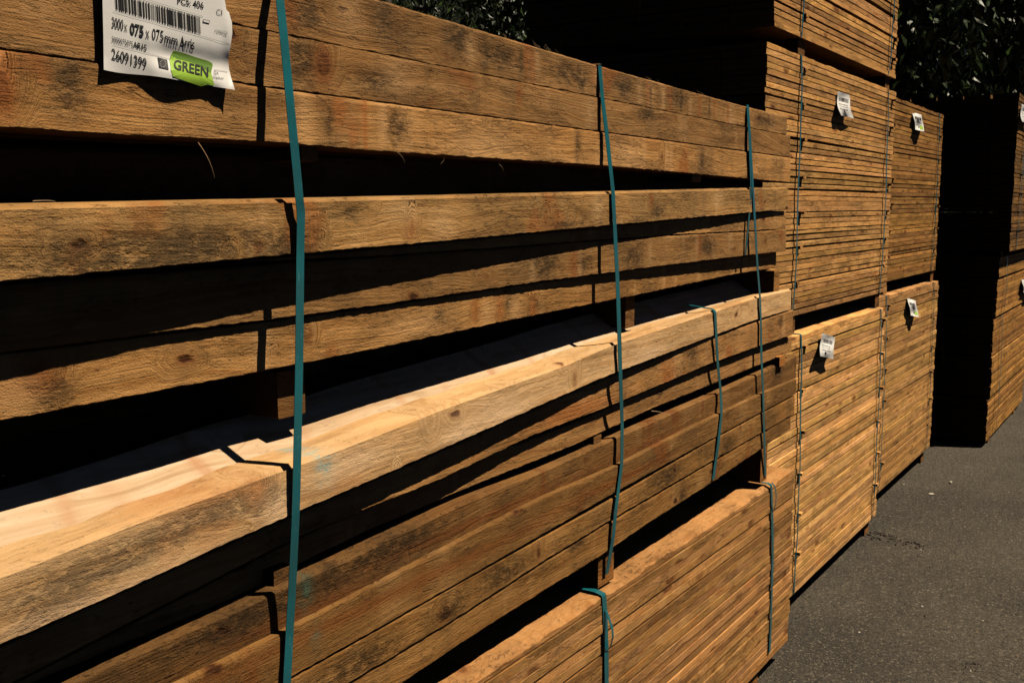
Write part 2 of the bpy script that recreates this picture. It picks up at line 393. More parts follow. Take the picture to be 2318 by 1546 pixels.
beam('D', 'sunlit beam above the second wide gap, with a big round knot at its left end',
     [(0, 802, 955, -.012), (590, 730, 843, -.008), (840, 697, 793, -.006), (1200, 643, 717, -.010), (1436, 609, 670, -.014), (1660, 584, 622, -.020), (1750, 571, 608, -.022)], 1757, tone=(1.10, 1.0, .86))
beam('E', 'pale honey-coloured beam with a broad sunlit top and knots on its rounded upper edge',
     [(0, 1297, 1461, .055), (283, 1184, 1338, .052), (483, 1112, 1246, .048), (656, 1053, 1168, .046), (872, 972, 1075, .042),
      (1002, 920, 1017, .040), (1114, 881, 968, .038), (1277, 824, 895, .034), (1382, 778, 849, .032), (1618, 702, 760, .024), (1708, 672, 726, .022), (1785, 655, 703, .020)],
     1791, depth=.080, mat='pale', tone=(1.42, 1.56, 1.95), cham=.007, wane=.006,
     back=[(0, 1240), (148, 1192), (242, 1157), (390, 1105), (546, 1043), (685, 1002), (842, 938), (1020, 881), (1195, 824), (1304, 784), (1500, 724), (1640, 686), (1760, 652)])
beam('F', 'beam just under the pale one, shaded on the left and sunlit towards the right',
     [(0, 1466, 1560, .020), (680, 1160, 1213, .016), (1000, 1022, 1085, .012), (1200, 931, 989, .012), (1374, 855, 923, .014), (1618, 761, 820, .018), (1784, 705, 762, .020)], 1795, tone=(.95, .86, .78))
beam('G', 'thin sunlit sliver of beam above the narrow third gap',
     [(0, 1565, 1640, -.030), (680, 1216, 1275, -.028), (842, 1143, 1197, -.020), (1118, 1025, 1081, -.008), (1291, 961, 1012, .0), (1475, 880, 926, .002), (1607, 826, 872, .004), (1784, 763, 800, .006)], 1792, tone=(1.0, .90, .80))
beam('H', 'dark brown weathered beam below the third gap with orange bounce-light tint along its lower edge',
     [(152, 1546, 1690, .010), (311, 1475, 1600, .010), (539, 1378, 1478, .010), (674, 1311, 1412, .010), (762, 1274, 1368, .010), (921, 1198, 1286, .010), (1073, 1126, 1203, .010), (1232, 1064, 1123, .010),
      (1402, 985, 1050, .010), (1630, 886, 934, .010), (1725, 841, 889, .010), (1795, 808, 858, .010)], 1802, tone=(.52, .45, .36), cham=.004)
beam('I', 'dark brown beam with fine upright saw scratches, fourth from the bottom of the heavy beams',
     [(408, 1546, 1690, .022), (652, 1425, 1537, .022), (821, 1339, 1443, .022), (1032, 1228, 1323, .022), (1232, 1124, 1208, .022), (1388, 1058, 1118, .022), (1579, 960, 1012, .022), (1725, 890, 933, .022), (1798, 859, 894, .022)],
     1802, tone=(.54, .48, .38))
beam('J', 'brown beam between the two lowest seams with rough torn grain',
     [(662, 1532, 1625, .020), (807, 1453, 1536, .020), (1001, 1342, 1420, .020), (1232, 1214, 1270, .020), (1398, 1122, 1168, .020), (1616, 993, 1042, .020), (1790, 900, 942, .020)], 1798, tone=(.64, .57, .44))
beam('K', 'lowest of the heavy beams, resting on spacer blocks above the bottom pack',
     [(786, 1548, 1640, .017), (911, 1473, 1546, .017), (1073, 1376, 1437, .017), (1232, 1272, 1337, .017), (1374, 1184, 1250, .017), (1453, 1139, 1194, .017), (1616, 1043, 1090, .017), (1785, 944, 974, .017)], 1789, tone=(.70, .62, .48))

# inner rows seen only as dark shapes through the gaps
def inner(key, row, label):
    b = BEAMS[key]; o = b['o'].copy(); col.objects.link(o)
    o.location = (random.uniform(-.02, .01), .003*row + b['depth']*row + float(b['P'].mean())*.7, random.uniform(-.004, .002))
    o['label'] = label; o['group'] = 'inner beams behind the front row'
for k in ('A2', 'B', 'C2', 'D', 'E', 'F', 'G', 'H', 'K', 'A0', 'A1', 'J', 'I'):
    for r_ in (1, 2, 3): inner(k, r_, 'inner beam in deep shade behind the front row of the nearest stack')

def inner_at(key, ro, dz, label):
    b = BEAMS[key]; o = b['o'].copy(); col.objects.link(o); o.location = (random.uniform(-.02, .01), .082*ro, dz)
    o['label'] = label; o['group'] = 'inner beams behind the front row'
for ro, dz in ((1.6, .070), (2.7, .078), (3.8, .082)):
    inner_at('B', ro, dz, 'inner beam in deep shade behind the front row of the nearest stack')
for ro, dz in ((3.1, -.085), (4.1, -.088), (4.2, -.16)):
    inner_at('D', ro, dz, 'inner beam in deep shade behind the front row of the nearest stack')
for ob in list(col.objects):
    if ob.get('group') == 'inner beams behind the front row': ob.color = (.30, .26, .22, 1)  # inner beams darkened, the shade of the gaps put into their colour

# sloping smooth rail behind the pale beam
def slope_rail():
    b = BEAMS['E']; secs = []
    for i, X in enumerate(b['xs']):
        y0 = D0-b['P'][i]+b['depth']+.001; z0 = b['ZK'][i]-.001
        secs.append([(X, y0-.014, z0-.05), (X, y0-.014, z0-.009), (X, y0, z0), (X, y0+.018, z0+.0115+.0008*n3(X*12, 1, 3)), (X, y0+.035, z0+.022+.0008*n3(X*9, 1, 1)), (X, y0+.055, z0+.0345), (X, y0+.074, z0+.046+.001*n3(X*7, 5, 1)), (X, y0+.078, z0+.040), (X, y0+.078, z0-.05)])
    o = sweep('arris_rail', secs, M['smooth'], color=(1.16, 1.50, 2.6))
    me = o.data; n = len(me.vertices); co = np.empty(n*3); me.vertices.foreach_get('co', co); co = co.reshape(-1, 3)
    kn = np.full(n, 30.0); rd = np.zeros(n)
    for (px, py, wx, k) in ((150, 1165, .007, .5), (455, 1045, .006, .9), (260, 1110, .008, .25), (690, 975, .007, .4), (905, 900, .006, .5), (1010, 865, .006, .35), (1112, 835, .006, 1), (1205, 805, .006, .5), (1330, 762, .008, .4), (1500, 705, .012, .5)):
        c = at(px, py, D0+.05); rd += k*np.exp(-((co[:, 0]-c.x-(co[:, 1]-D0-.05)*.12-.006*np.sin(co[:, 1]*60+px))/(wx*1.7))**2)
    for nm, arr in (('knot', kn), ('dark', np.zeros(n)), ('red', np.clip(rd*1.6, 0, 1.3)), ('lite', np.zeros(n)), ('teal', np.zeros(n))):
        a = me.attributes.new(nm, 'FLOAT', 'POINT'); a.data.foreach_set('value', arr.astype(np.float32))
    tag(o, 'smooth cream rail with a sloping sunlit face lying behind the pale beam', 'rail')
slope_rail()

# ------------------------------------------------------------------ spacer blocks in the gaps
def block(px0, px1, y_top, y_bot, p, label, depth=.9, tone=(.45, .38, .30), mat='plain', dz=0.0, group='spacer blocks between the beam layers', name='spacer_block'):
    a = at(px0, (y_top+y_bot)/2, D0-p); b = at(px1, (y_top+y_bot)/2, D0-p)
    zt = at((px0+px1)/2, y_top, D0-p).z+dz; zb = at((px0+px1)/2, y_bot, D0-p).z
    secs = []; X0, X1 = a.x, b.x; s = random.random()*50; c = .0015
    for i in range(14):
        f = i/13; Y = D0-p+depth*f*f
        j = lambda q: .0008*n3(Y*30, q, s)
        secs.append([(X0+j(1), Y, zb+c), (X0+c, Y, zb+j(2)), (X1-c, Y, zb+j(3)), (X1+j(4), Y, zb+c), (X1+j(5), Y, zt-c), (X1-c, Y, zt+j(6)), (X0+c, Y, zt+j(7)), (X0+j(8), Y, zt-c)])
    secs = [s_[::-1] for s_ in secs]
    o = sweep(name, secs, M[mat], color=tone)
    tag(o, label, 'spacer block', group); return o
block(683, 719, 327, 365, -.006, 'dark sawn spacer end under the third beam, just right of the first teal strap')
block(1567, 1587, 390, 412, -.004, 'small pale spacer end in the first gap, right of the second long strap', tone=(.8, .6, .45))
block(628, 690, 838, 942, -.034, 'dark square spacer block in the second gap, half hidden by the first strap')
block(1416, 1436, 670, 741, -.034, 'upright spacer block in the second gap just right of the second long strap', tone=(.6, .5, .4))
block(1752, 1764, 612, 667, .004, 'spacer block at the right end of the second gap', tone=(.9, .75, .55))
block(620, 664, 1286, 1324, -.004, 'dark spacer end in the third gap behind the first strap')
block(1344, 1361, 985, 1008, -.002, 'thin brown spacer end in the third gap, left of the second long strap')
block(1765, 1777, 806, 828, .022, 'thin spacer end sticking out of the third gap at the right end', tone=(.9, .66, .42))
block(1354, 1389, 1248, 1320, .006, 'sunlit spacer block under the lowest heavy beam, behind the foot of the second strap', tone=(.95, .72, .48))
block(1722, 1736, 1010, 1088, .014, 'right-hand spacer block between the lowest heavy beam and the bottom pack', tone=(.8, .62, .42))

# ------------------------------------------------------------------ packs of thin boards
def board_pack(name, label, X0, X1, yf, z0, z1, n, tone, seed, every=7, ngap=.006, wave=.006, core=True, straps=(), rows=6, group='strapped packs of thin boards', wedge=.006, skew=None, jit=.0022, sticks=True, nsec=36, toprag=.5, seams=(.0006, .0012, .0020, .0026, .0032)):
    rnd = random.Random(seed)
    root = empty(name, (X0, yf, z0)); tag(root, label, 'timber pack', group)
    L = X1-X0
    def part(nm, V, F, colr, mt='board'):
        V = [(v[0]-X0, v[1]-yf, v[2]-z0) for v in V]
        me_o = mesh_obj(nm, V, F, M[mt], root, colr); return me_o
    # layer heights
    gaps = []
    for i in range(n):
        g = rnd.choice(seams)+rnd.random()**4*.0035
        if i and i % every == 0: g = ngap*rnd.uniform(.6, 1.4)
        gaps.append(g if i else 0)
    t = (z1-z0-sum(gaps))/n
    z = z0; coreV, coreF = [], []
    bw = 1.0/rows
    wv = [(rnd.uniform(.5, 1.6), rnd.uniform(0, 6), rnd.uniform(-1, 1)) for _ in range(3)]
    for i in range(n):
        z += gaps[i]
        f = i/max(1, n-1); amp = wave*math.sin(math.pi*f)
        ta = rnd.uniform(0, wedge) if rnd.random() < .22 else 0      # wedge-shaped dark opening
        side = rnd.choice((0, 1)); yo = rnd.uniform(-jit, jit)*1.0; xa, xb = rnd.uniform(-.006, .006), rnd.uniform(-.006, .006)
        dy = rnd.uniform(-jit, jit); s = rnd.random()*90; bv_ = rnd.choice((.0003, .0005, .0008, .0014)); last = (i == n-1)
        rings = []
        for k in range(nsec):
            u = k/(nsec-1); X = X0+xa+(L+xb-xa)*u
            dz = sum(a*math.sin(u*w*3+ph) for w, ph, a in wv)*amp*.5
            # the real thickness thins slightly where the neighbour opens up
            op = ta*((1-u) if side else u)
            e1 = .0009*n3(X*40, s, 1)+.0007*n3(X*130, s, 2); e2 = .0009*n3(X*42, s, 5)+.0007*n3(X*120, s, 6)
            Y = yf+yo+dy*(u-.5)+.001*n3(X*5, s, 8)
            zb, zt = z+dz+op*.5, z+t+dz
            wn = max(0, .35+.9*n3(X*4, s, 11)+.5*n3(X*17, s, 13))*toprag if last else 0
            e1 *= .6; e2 *= .6
            rings.append([(X, Y+bv_, zb+e1*.5), (X, Y, zb+bv_*1.2+e1), (X, Y+.0006*n3(X*30, s, 3), (zb+zt)/2), (X, Y, zt-bv_*1.2+e2-.010*wn), (X, Y+bv_+.016*wn, zt+e2*.5-.003*wn+(.004*n3(X*25, s, 17) if wn else 0)), (X, Y+bw*.95, zt), (X, Y+bw*.95, zb)])
        V = [p for r in rings for p in r]; F = []; kk = 7
        for a_ in range(nsec-1):
            for j in range(kk):
                p_ = a_*kk+j; q_ = a_*kk+(j+1) % kk; F.append((p_, q_, q_+kk, p_+kk))
        F.append(tuple(range(kk-1, -1, -1))); e = (nsec-1)*kk; F.append(tuple(e+j for j in range(kk)))
        tv = rnd.uniform(.68, 1.18); tv = 1.22 if last and toprag > 1 else tv; tn = (tone[0]*tv, tone[1]*tv*rnd.uniform(.95, 1.04), tone[2]*tv*rnd.uniform(.88, 1.08))
        part('board', V, F, tn)
        for r in range(1, rows):
            bx0 = X0+rnd.uniform(-.008, .008); bx1 = X1+rnd.uniform(-.008, .008); y0 = yf+bw*r+.002; y1 = y0+bw*.95
            b0 = len(coreV)
            for (a, b, c_) in ((bx0, y0, z), (bx1, y0, z), (bx1, y1, z), (bx0, y1, z), (bx0, y0, z+t), (bx1, y0, z+t), (bx1, y1, z+t), (bx0, y1, z+t)): coreV.append((a, b, c_))
            for q in ((0, 3, 2, 1), (4, 5, 6, 7), (0, 1, 5, 4), (1, 2, 6, 5), (2, 3, 7, 6), (3, 0, 4, 7)): coreF.append(tuple(b0+w for w in q))
        # thin sticks between layers poke out beside the straps
        if sticks and i and i % every == 0:
            for sx in straps:
                sx2 = sx+.022+rnd.uniform(-.006, .012); out_ = rnd.uniform(.004, .022); th = gaps[i]+.004
                V2 = []
                tl = rnd.uniform(-.5, .2)
                for (a, b, c_) in ((0, 0, 0), (1, 0, 0), (1, 1, 0), (0, 1, 0), (0, 0, 1), (1, 0, 1), (1, 1, 1), (0, 1, 1)):
                    V2.append((sx2+a*.030, yf-out_+b*(.12+out_), z-gaps[i]-.002+c_*th+(tl*.012*(1-b))))
                part('stick', V2, [(0, 3, 2, 1), (4, 5, 6, 7), (0, 1, 5, 4), (1, 2, 6, 5), (2, 3, 7, 6), (3, 0, 4, 7)], (tone[0]*.8, tone[1]*.75, tone[2]*.7))
        z += t
    o = part('board_rows', coreV, coreF, tuple(c*.8 for c in tone)); o['kind'] = 'stuff'
    return root

def bearer(X, y, z0, z1, label, wx=.075, length=1.0, tone=(.6, .48, .36), group='square bearers under the packs'):
    secs = []; s = random.random()*9
    for i in range(10):
        Y = y+length*(i/9)**1.5; c = .003
        secs.append([(X, Y, z0+c), (X, Y, z1-c), (X+c, Y, z1), (X+wx-c, Y, z1), (X+wx, Y, z1-c), (X+wx, Y, z0+c), (X+wx-c, Y, z0), (X+c, Y, z0)])
    o = sweep('bearer', secs, M['plain'], color=tone); tag(o, label, 'bearer', group)

T_S = (1.72, 1.66, 1.55); T_T = (1.22, 1.16, 1.02); T_L = (1.0, .90, .84); T_U = (.92, .80, .55)
zc = EYE.z
# bottom pack of the near stack
LY, LX0 = 1.092, .30
board_pack('board_pack', 'bottom pack of the nearest stack, close-seamed boards with a worn sunlit top', LX0, 3.42, LY, zc-1.52, zc-.90, 25, T_L, 11, every=7, ngap=.0040, wave=.003, jit=.0022, wedge=.004, rows=4, nsec=200, sticks=False, toprag=2.3, seams=(.0003, .0008, .0012, .0018, .0026))
for X in (.9, 2.2, 3.1): bearer(X, LY+.02, .002, zc-1.522, 'low dark bearer on the asphalt under the nearest stack')
# second stack
SY = 1.22
board_pack('board_pack', 'lowest pack of the second stack, golden boards with a small white tag near its top', 3.36, 5.06, SY-.02, zc-1.50, zc-.468, 38, T_S, 21, every=6, straps=(3.78, 4.97), wave=.004)
board_pack('board_pack', 'middle pack of the second stack, crumpled white tag near its upper middle', 3.37, 5.14, SY, zc-.398, zc+.553, 44, (1.34, 1.26, 1.15), 22, every=6, straps=(3.73, 5.04), wave=.012, wedge=.012)
board_pack('board_pack', 'uppermost pack of the second stack, cut off by the top of the photo', 3.42, 5.10, SY-.004, zc+.610, zc+1.35, 32, (1.26, 1.18, 1.06), 23, every=4, ngap=.012, straps=(3.70, 5.00), wave=.006, wedge=.012)
for X in (3.72, 4.98):
    for (a, b, w) in ((.002, zc-1.502, 'ground bearer holding the second stack off the asphalt'), (zc-.466, zc-.400, 'bearer between the lowest and middle packs of the second stack'), (zc+.555, zc+.608, 'bearer between the middle and uppermost packs of the second stack')):
        bearer(X, SY+.01, a, b, w)
# third stack
TY = 1.31
board_pack('board_pack', 'lower pack of the third stack, small white tag high on its face', 5.22, 6.76, TY-.02, zc-1.50, zc-.444, 38, T_T, 31, every=6, straps=(5.46, 6.62), wave=.004)
board_pack('board_pack', 'upper pack of the third stack, olive-brown boards under a curled white tag', 5.24, 6.74, TY, zc-.376, zc+.570, 42, (.84, .74, .54), 32, every=6, straps=(5.50, 6.62), wave=.010, wedge=.010)
for X in (5.5, 6.66):
    for (a, b, w) in ((.002, zc-1.502, 'ground bearer under the third stack'), (zc-.442, zc-.378, 'bearer between the two packs of the third stack')):
        bearer(X, TY+.01, a, b, w)
# fourth stack
UX = 7.33
for k, (a, b, y, lab) in enumerate(((-1.549, -1.265, 1.048, 'bottom bundle of the far right stack, standing on the asphalt'), (-1.246, -.979, 1.038, 'second bundle from the ground in the far right stack'),
        (-.966, -.725, 1.042, 'third bundle from the ground in the far right stack'), (-.706, -.456, 1.036, 'fourth bundle from the ground, just under the top two in the far right stack'), (-.444, -.313, 1.030, 'shallow bundle just under the wide gap of the far right stack'))):
    nb_ = (11, 11, 10, 10, 5)[k]
    board_pack('board_pack', lab, UX+(0, .01, -.005, .012, 0)[k], 9.1, y, zc+a, zc+b, nb_, T_U, 41+k, every=99, straps=(), wave=.003)
board_pack('board_pack', 'tall upper pack of the far right stack with white tags at the frame edge', UX, 9.1, .975, zc-.274, zc+.736, 40, (.50, .46, .36), 48, every=5, straps=(7.58,), wave=.006, wedge=.010)
for X in (7.5, 8.7):
    bearer(X, 1.06, .002, zc-1.551, 'ground bearer under the far right stack')
    for a, b in ((-1.263, -1.248), (-.977, -.968), (-.723, -.708), (-.454, -.446), (-.311, -.276)):
        bearer(X, 1.05, zc+a, zc+b, 'thin bearer between two bundles of the far right stack')

# ------------------------------------------------------------------ straps
def strap(label, pts, w=.016, th=.0009, group='teal plastic straps', sub=10, name='strap', parent=None):
    """pts: 3-D points; the band is w wide along X"""
    P = [Vector(p) for p in pts]; Q = []
    for i in range(len(P)-1):
        for k in range(sub): Q.append(P[i].lerp(P[i+1], k/sub))
    Q.append(P[-1])
    for it in range(2): Q = [Q[0]]+[(Q[i-1]+Q[i]*2+Q[i+1])/4 for i in range(1, len(Q)-1)]+[Q[-1]]
    secs = []; s = random.random()*60
    for i, q in enumerate(Q):
        tg = (Q[min(i+1, len(Q)-1)]-Q[max(i-1, 0)]); tg.x = 0
        tg = tg.normalized() if tg.length > 1e-6 else Vector((0, 0, -1))
        nr = Vector((1, 0, 0)).cross(tg)
        if nr.y > 0 or (abs(nr.y) < .05 and nr.z < 0): nr = -nr
        tw = .0010*n3(q.z*4, s, 0)
        a = Vector((w/2, 0, 0)); b = nr*th
        secs.append([q-a+nr*tw, q+a-nr*tw, q+a+b-nr*tw, q-a+b+nr*tw])
    o = sweep(name, secs, M['strap'], parent)
    if not parent: tag(o, label, 'strap', group)
    return o
def pstrap(label, rows, **k): return strap(label, [at(x, y, D0-p) for (x, y, p) in rows], **k)

pstrap('longest teal strap, nearest the camera, crossing the photo beside the large label',
       [(615, -140, .006), (624, -74, .008), (633, 0, .030), (641, 75, .040), (655, 220, .052), (665, 325, .056), (677, 449, .053), (681, 480, .050), (679, 578, .047), (677, 800, .052), (672, 1050, .056), (669, 1160, .052), (662, 1310, .038), (655, 1430, .030), (649, 1546, .030), (640, 1700, .030)])
a0 = at(1357, 147, D0+.002)
pstrap('second long teal strap, hooked over the top beam, ending at a sunlit spacer block', [(1357, 149, .002), (1363, 222, .010), (1375, 320, .020), (1387, 433, .029), (1391, 511, .030), (1398, 650, .036), (1402, 778, .040), (1404, 849, .038), (1408, 960, .024), (1407, 1050, .026), (1394, 1150, .028), (1387, 1220, .024), (1373, 1298, .012)])
strap('short top run of the second long strap lying across the top beam', [(a0.x, a0.y-.001, a0.z+.0015), (a0.x, a0.y+.3, a0.z+.003)], w=.016)
pstrap('right long teal strap near the end of the nearest stack, down to the bottom pack', [(1692, 238, .002), (1697, 306, .012), (1704, 423, .016), (1707, 475, .016), (1714, 600, .020), (1720, 672, .026), (1722, 726, .026), (1723, 800, .026), (1727, 889, .026), (1730, 1000, .024), (1732, 1078, .016)])
pstrap('slack thin strap hanging beside the right long strap and ending halfway down', [(1691, 238, .003), (1695, 306, .013), (1700, 423, .015), (1697, 475, .012), (1687, 578, .004)], w=.012)
e0 = at(1561, 691, D0-.028+.08)
strap('short teal strap folded over the pale beam between the two long right straps', [tuple(e0)] + [tuple(at(x, y, D0-p)) for (x, y, p) in [(1618, 701, .027), (1621, 760, .027), (1624, 820, .024), (1631, 886, .018), (1633, 935, .026), (1626, 1000, .026), (1614, 1085, .020)]])
l1 = at(1366, 1362, LY)
strap('wide torn strap round the bottom pack, left of the two', [(l1.x-.004, LY+.14, zc-.896), (l1.x, LY+.02, zc-.895), (l1.x, LY-.001, zc-.900)] + [tuple(at(x, y, LY-.004)) for (x, y) in [(1370, 1400), (1372, 1460), (1373, 1546), (1374, 1700)]], w=.020)
strap('loose split tail of the left strap on the bottom pack', [tuple(at(x, y, LY-p)) for (x, y, p) in [(1371, 1380, .006), (1379, 1402, .014), (1386, 1424, .022), (1387, 1442, .022), (1381, 1466, .008)]], w=.008)
m1 = at(1745, 1090, LY)
strap('right strap round the bottom pack of the nearest stack', [(m1.x, LY+.12, zc-.896), (m1.x, LY+.01, zc-.895), (m1.x, LY-.001, zc-.900)] + [tuple(at(x, y, LY-.004)) for (x, y) in [(1748, 1180), (1749, 1260), (1745, 1400), (1742, 1476)]], w=.020)
strap('loose curled tail of the right strap on the bottom pack', [tuple(at(x, y, LY-p)) for (x, y, p) in [(1747, 1092, .006), (1754, 1102, .014), (1757, 1120, .018), (1756, 1140, .014), (1751, 1156, .006)]], w=.008)

def pack_strap(label, X, y, z0, z1, group, dx=0.0):
    g = .006; pts = [(X, y+.12, z1+.001), (X, y-.002, z1+.001), (X, y-.004, z1-.01)]
    for k in range(1, 8):
        f = k/8; pts.append((X+dx*f+random.uniform(-.004, .004), y-.0035-g*math.sin(math.pi*f)-random.random()*.004, z1+(z0-z1)*f))
    pts += [(X+dx, y-.004, z0+.01), (X+dx, y-.001, z0-.001), (X+dx, y+.05, z0-.001)]
    strap(label, pts, w=.013, group=group, sub=6)
gs = 'thin straps round the packs of the far stacks'
pack_strap('left strap round the uppermost pack of the second stack', 3.70, SY-.004, zc+.610, zc+1.35, gs)
pack_strap('right strap round the uppermost pack of the second stack', 4.99, SY-.004, zc+.610, zc+1.35, gs, -.03)
pack_strap('left strap round the middle pack of the second stack', 3.72, SY, zc-.398, zc+.553, gs, .0)
pack_strap('right strap round the middle pack of the second stack', 4.99, SY, zc-.398, zc+.553, gs, .01)
pack_strap('left strap round the lowest pack of the second stack', 3.77, SY-.02, zc-1.50, zc-.468, gs, .03)
pack_strap('right strap round the lowest pack of the second stack', 4.96, SY-.02, zc-1.50, zc-.468, gs, .02)
pack_strap('left strap round the lower pack of the third stack', 5.44, TY-.02, zc-1.50, zc-.444, gs, .02)
pack_strap('right strap round the lower pack of the third stack', 6.60, TY-.02, zc-1.50, zc-.444, gs, .03)
pack_strap('right strap round the upper pack of the third stack', 6.60, TY, zc-.376, zc+.570, gs)
pack_strap('strap round the tall upper pack of the far right stack', 7.60, .975, zc-.274, zc+.736, gs)
pack_strap('strap round the three lowest bundles of the far right stack', 7.62, 1.035, zc-1.549, zc-.725, gs)
pack_strap('strap round the two upper bundles below the wide gap of the far right stack', 7.60, 1.028, zc-.706, zc-.313, gs)

# ------------------------------------------------------------------ the large paper label
def bez(pts, x): return float(np.interp(x, [p[0] for p in pts], [p[1] for p in pts]))
def lift(px, py):                       # how far the paper stands off the beams
    f = min(1, max(0, (py+60)/260))
    s = (px-232)/300.
    l = .0165 + .003*f + .001*s
    # fold running across above the green mark
    fl = 78+62*(s) ; d = (py-(78+85*s+10*math.sin(s*5)))/24.
    l += -.005*math.exp(-d*d)*max(0, min(1, (s-.22)*4))
    d2 = (py-(118+85*s))/22.; l += .004*math.exp(-d2*d2)*max(0, min(1, (s-.3)*4))
    d3 = (px-(330+.1*py))/18.; l += .0025*math.exp(-d3*d3)*math.exp(-((py-110)/45.)**2)
    d4 = (px-520)/14.; l += .004*math.exp(-d4*d4)*math.sin((py-20)/34.)
    l += .004*math.sin(px/27.)*max(0, (py-130)/50.) if py > 130 else 0
    return l
def paper_pt(px, py, extra=0.0): return at(px, py, D0-lift(px, py)-extra)
LEFT = [(-110, 222), (0, 232), (80, 234), (157, 235)]
RIGHT = [(-80, 494), (8, 510), (27, 513), (28, 518), (52, 525), (75, 526), (105, 522), (135, 516), (160, 519), (180, 524), (204, 532)]
label_root = empty('paper_label', paper_pt(380, 60)); lr = Vector(label_root.location)
tag(label_root, 'large white paper label with barcode and GREEN mark stapled to the top beams', 'label')
def add_local(name, V, F, mat, smooth=False):
    return mesh_obj(name, [Vector(v)-lr for v in V], F, mat, label_root, smooth=smooth)
V, F = [], []; NS, NTT = 60, 56
for j in range(NTT+1):
    t = j/NTT; yl = -110+267*t
    # right edge ends
    yr = -62+266*t
    xl = bez(LEFT, yl); xr = bez(RIGHT, yr)
    for i in range(NS+1):
        s = i/NS; px = xl+(xr-xl)*s; py = yl+(yr-yl)*s
        if t > .9: py += (t-.9)*10*(3.5*math.sin(s*9+.5)*(1-s)-2*s*(1-s))
        V.append(paper_pt(px, py))
for j in range(NTT):
    for i in range(NS):
        a = j*(NS+1)+i; F.append((a, a+1, a+NS+2, a+NS+1))
add_local('sheet', V, F, M['paper'], True)

def text_mesh(s, size=1.0, bold=0.0):
    cu = bpy.data.curves.new('writing', 'FONT'); cu.body = s; cu.size = size; cu.offset = bold; cu.resolution_u = 3
    ob = bpy.data.objects.new('writing', cu); col.objects.link(ob)
    dg = bpy.context.evaluated_depsgraph_get(); me = bpy.data.meshes.new_from_object(ob.evaluated_get(dg))
    V = [v.co.copy() for v in me.vertices]; F = [tuple(p.vertices) for p in me.polygons]
    bpy.data.objects.remove(ob); bpy.data.meshes.remove(me); bpy.data.curves.remove(cu)
    return V, F
def writing(name, s, px, py, height, width, slope, bold=0.0, mat='ink', ext=.0009, shear=0.02):
    V, F = text_mesh(s, 1.0, bold)
    x0 = min(v.x for v in V); x1 = max(v.x for v in V)
    out = []
    for v in V:
        lx = (v.x-x0)/(x1-x0)*width; ly = v.y/.72*height
        out.append(paper_pt(px+lx-ly*0.0+shear*ly, py+lx*slope-ly, ext))
    return add_local(name, out, F, M[mat])
writing('quantity_text', 'PCS: 406', 402, 9, 15.5, 59, .20, .010)
writing('size_text', '3000', 253, 63, 25, 26, .27, .006)
writing('size_text', 'x', 281, 71, 25, 7, .27, .0)
writing('size_text', '075', 294, 77, 25, 31, .24, .035)
writing('size_text', 'x', 330, 85.5, 25, 8, .27, .008)
writing('size_text', '075', 344, 89, 25, 26, .22, .004)
writing('size_text', 'mm', 373, 97, 25, 29, .27, .004)
writing('size_text', 'Arris', 407, 106, 25, 33, .22, .01)
writing('code_text', '3000075075', 253, 95, 13, 48, .26, 0)
writing('code_text', 'AR1S', 301, 107.5, 13.5, 31, .26, .03)
writing('number_text', '26091399', 252.5, 134, 25, 79, .30, .005)
writing('date_text', '12/06/26', 487, 74, 8, 28, .20, 0, 'grey_ink')
writing('note_text', 'QA', 484, 168, 8, 11, .15, 0, 'grey_ink')
writing('note_text', 'Stijsker', 482, 177, 6, 25, .15, 0, 'grey_ink')
writing('scribble_text', 'CI', 490, 34, 14, 13, .1, -.006, 'grey_ink')
def poly(name, pts, mat, ext, sub=7):
    a, b, c, d = [Vector(p) for p in pts]; V, F = [], []
    for j in range(sub+1):
        for i in range(sub+1):
            p = a.lerp(b, i/sub).lerp(d.lerp(c, i/sub), j/sub); V.append(paper_pt(p.x, p.y, ext))
    for j in range(sub):
        for i in range(sub):
            q = j*(sub+1)+i; F.append((q, q+1, q+sub+2, q+sub+1))
    return add_local(name, V, F, M[mat])
# barcode bars
bv, bf = [], []
rb = random.Random(3); x = 260.0
while x < 452:
    w = rb.choice((1.0, 1.2, 2.0, 2.6, 3.6)); s_ = x-260
    lean = 2.2
    y0 = -14+s_*.275; y1 = 22+s_*.29
    n = 6; b0 = len(bv)
    for k in range(n+1):
        f = k/n
        for q in (0, 1): bv.append(paper_pt(x+w*q+lean*f, y0+(y1-y0)*f+.28*w*q, .0009))
    for k in range(n): bf.append((b0+2*k, b0+2*k+1, b0+2*k+3, b0+2*k+2))
    x += w+rb.choice((1.0, 1.4, 2.2, 3.0))
add_local('barcode', bv, bf, M['ink'])
def rule(x0, y0, x1, y1, th=.8, mat='grey_ink'):
    return poly('ruled_line', [(x0, y0), (x1, y1), (x1, y1+th), (x0, y0+th)], mat, .0009, 14)
rule(256, 25.5, 523, 101); rule(256, 100.5, 345, 124); rule(345, 124, 385, 134); rule(485, 158, 515, 163); rule(300, -10, 460, 38)
poly('stripe_frame', [(460, 44), (475.5, 47.5), (474, 54.5), (459, 51)], 'grey_ink', .0008)
poly('stripe_inner', [(461.5, 46), (473.6, 48.9), (472.6, 53), (460.8, 50)], 'paper', .0011)
poly('flag', [(356.5, 130.5), (378.5, 136), (382, 158.5), (360.5, 153)], 'ink', .0009)
sv, sf = [], []
for k in range(12):
    a = k*math.pi/6; cx_, cy_ = 369.3+6.5*math.cos(a), 144.4+8*math.sin(a); b0 = len(sv)
    for q in range(4): sv.append(paper_pt(cx_+.75*math.cos(q*1.57), cy_+.75*math.sin(q*1.57), .0013))
    sf.append((b0, b0+1, b0+2, b0+3))
add_local('flag_stars', sv, sf, M['paper'])
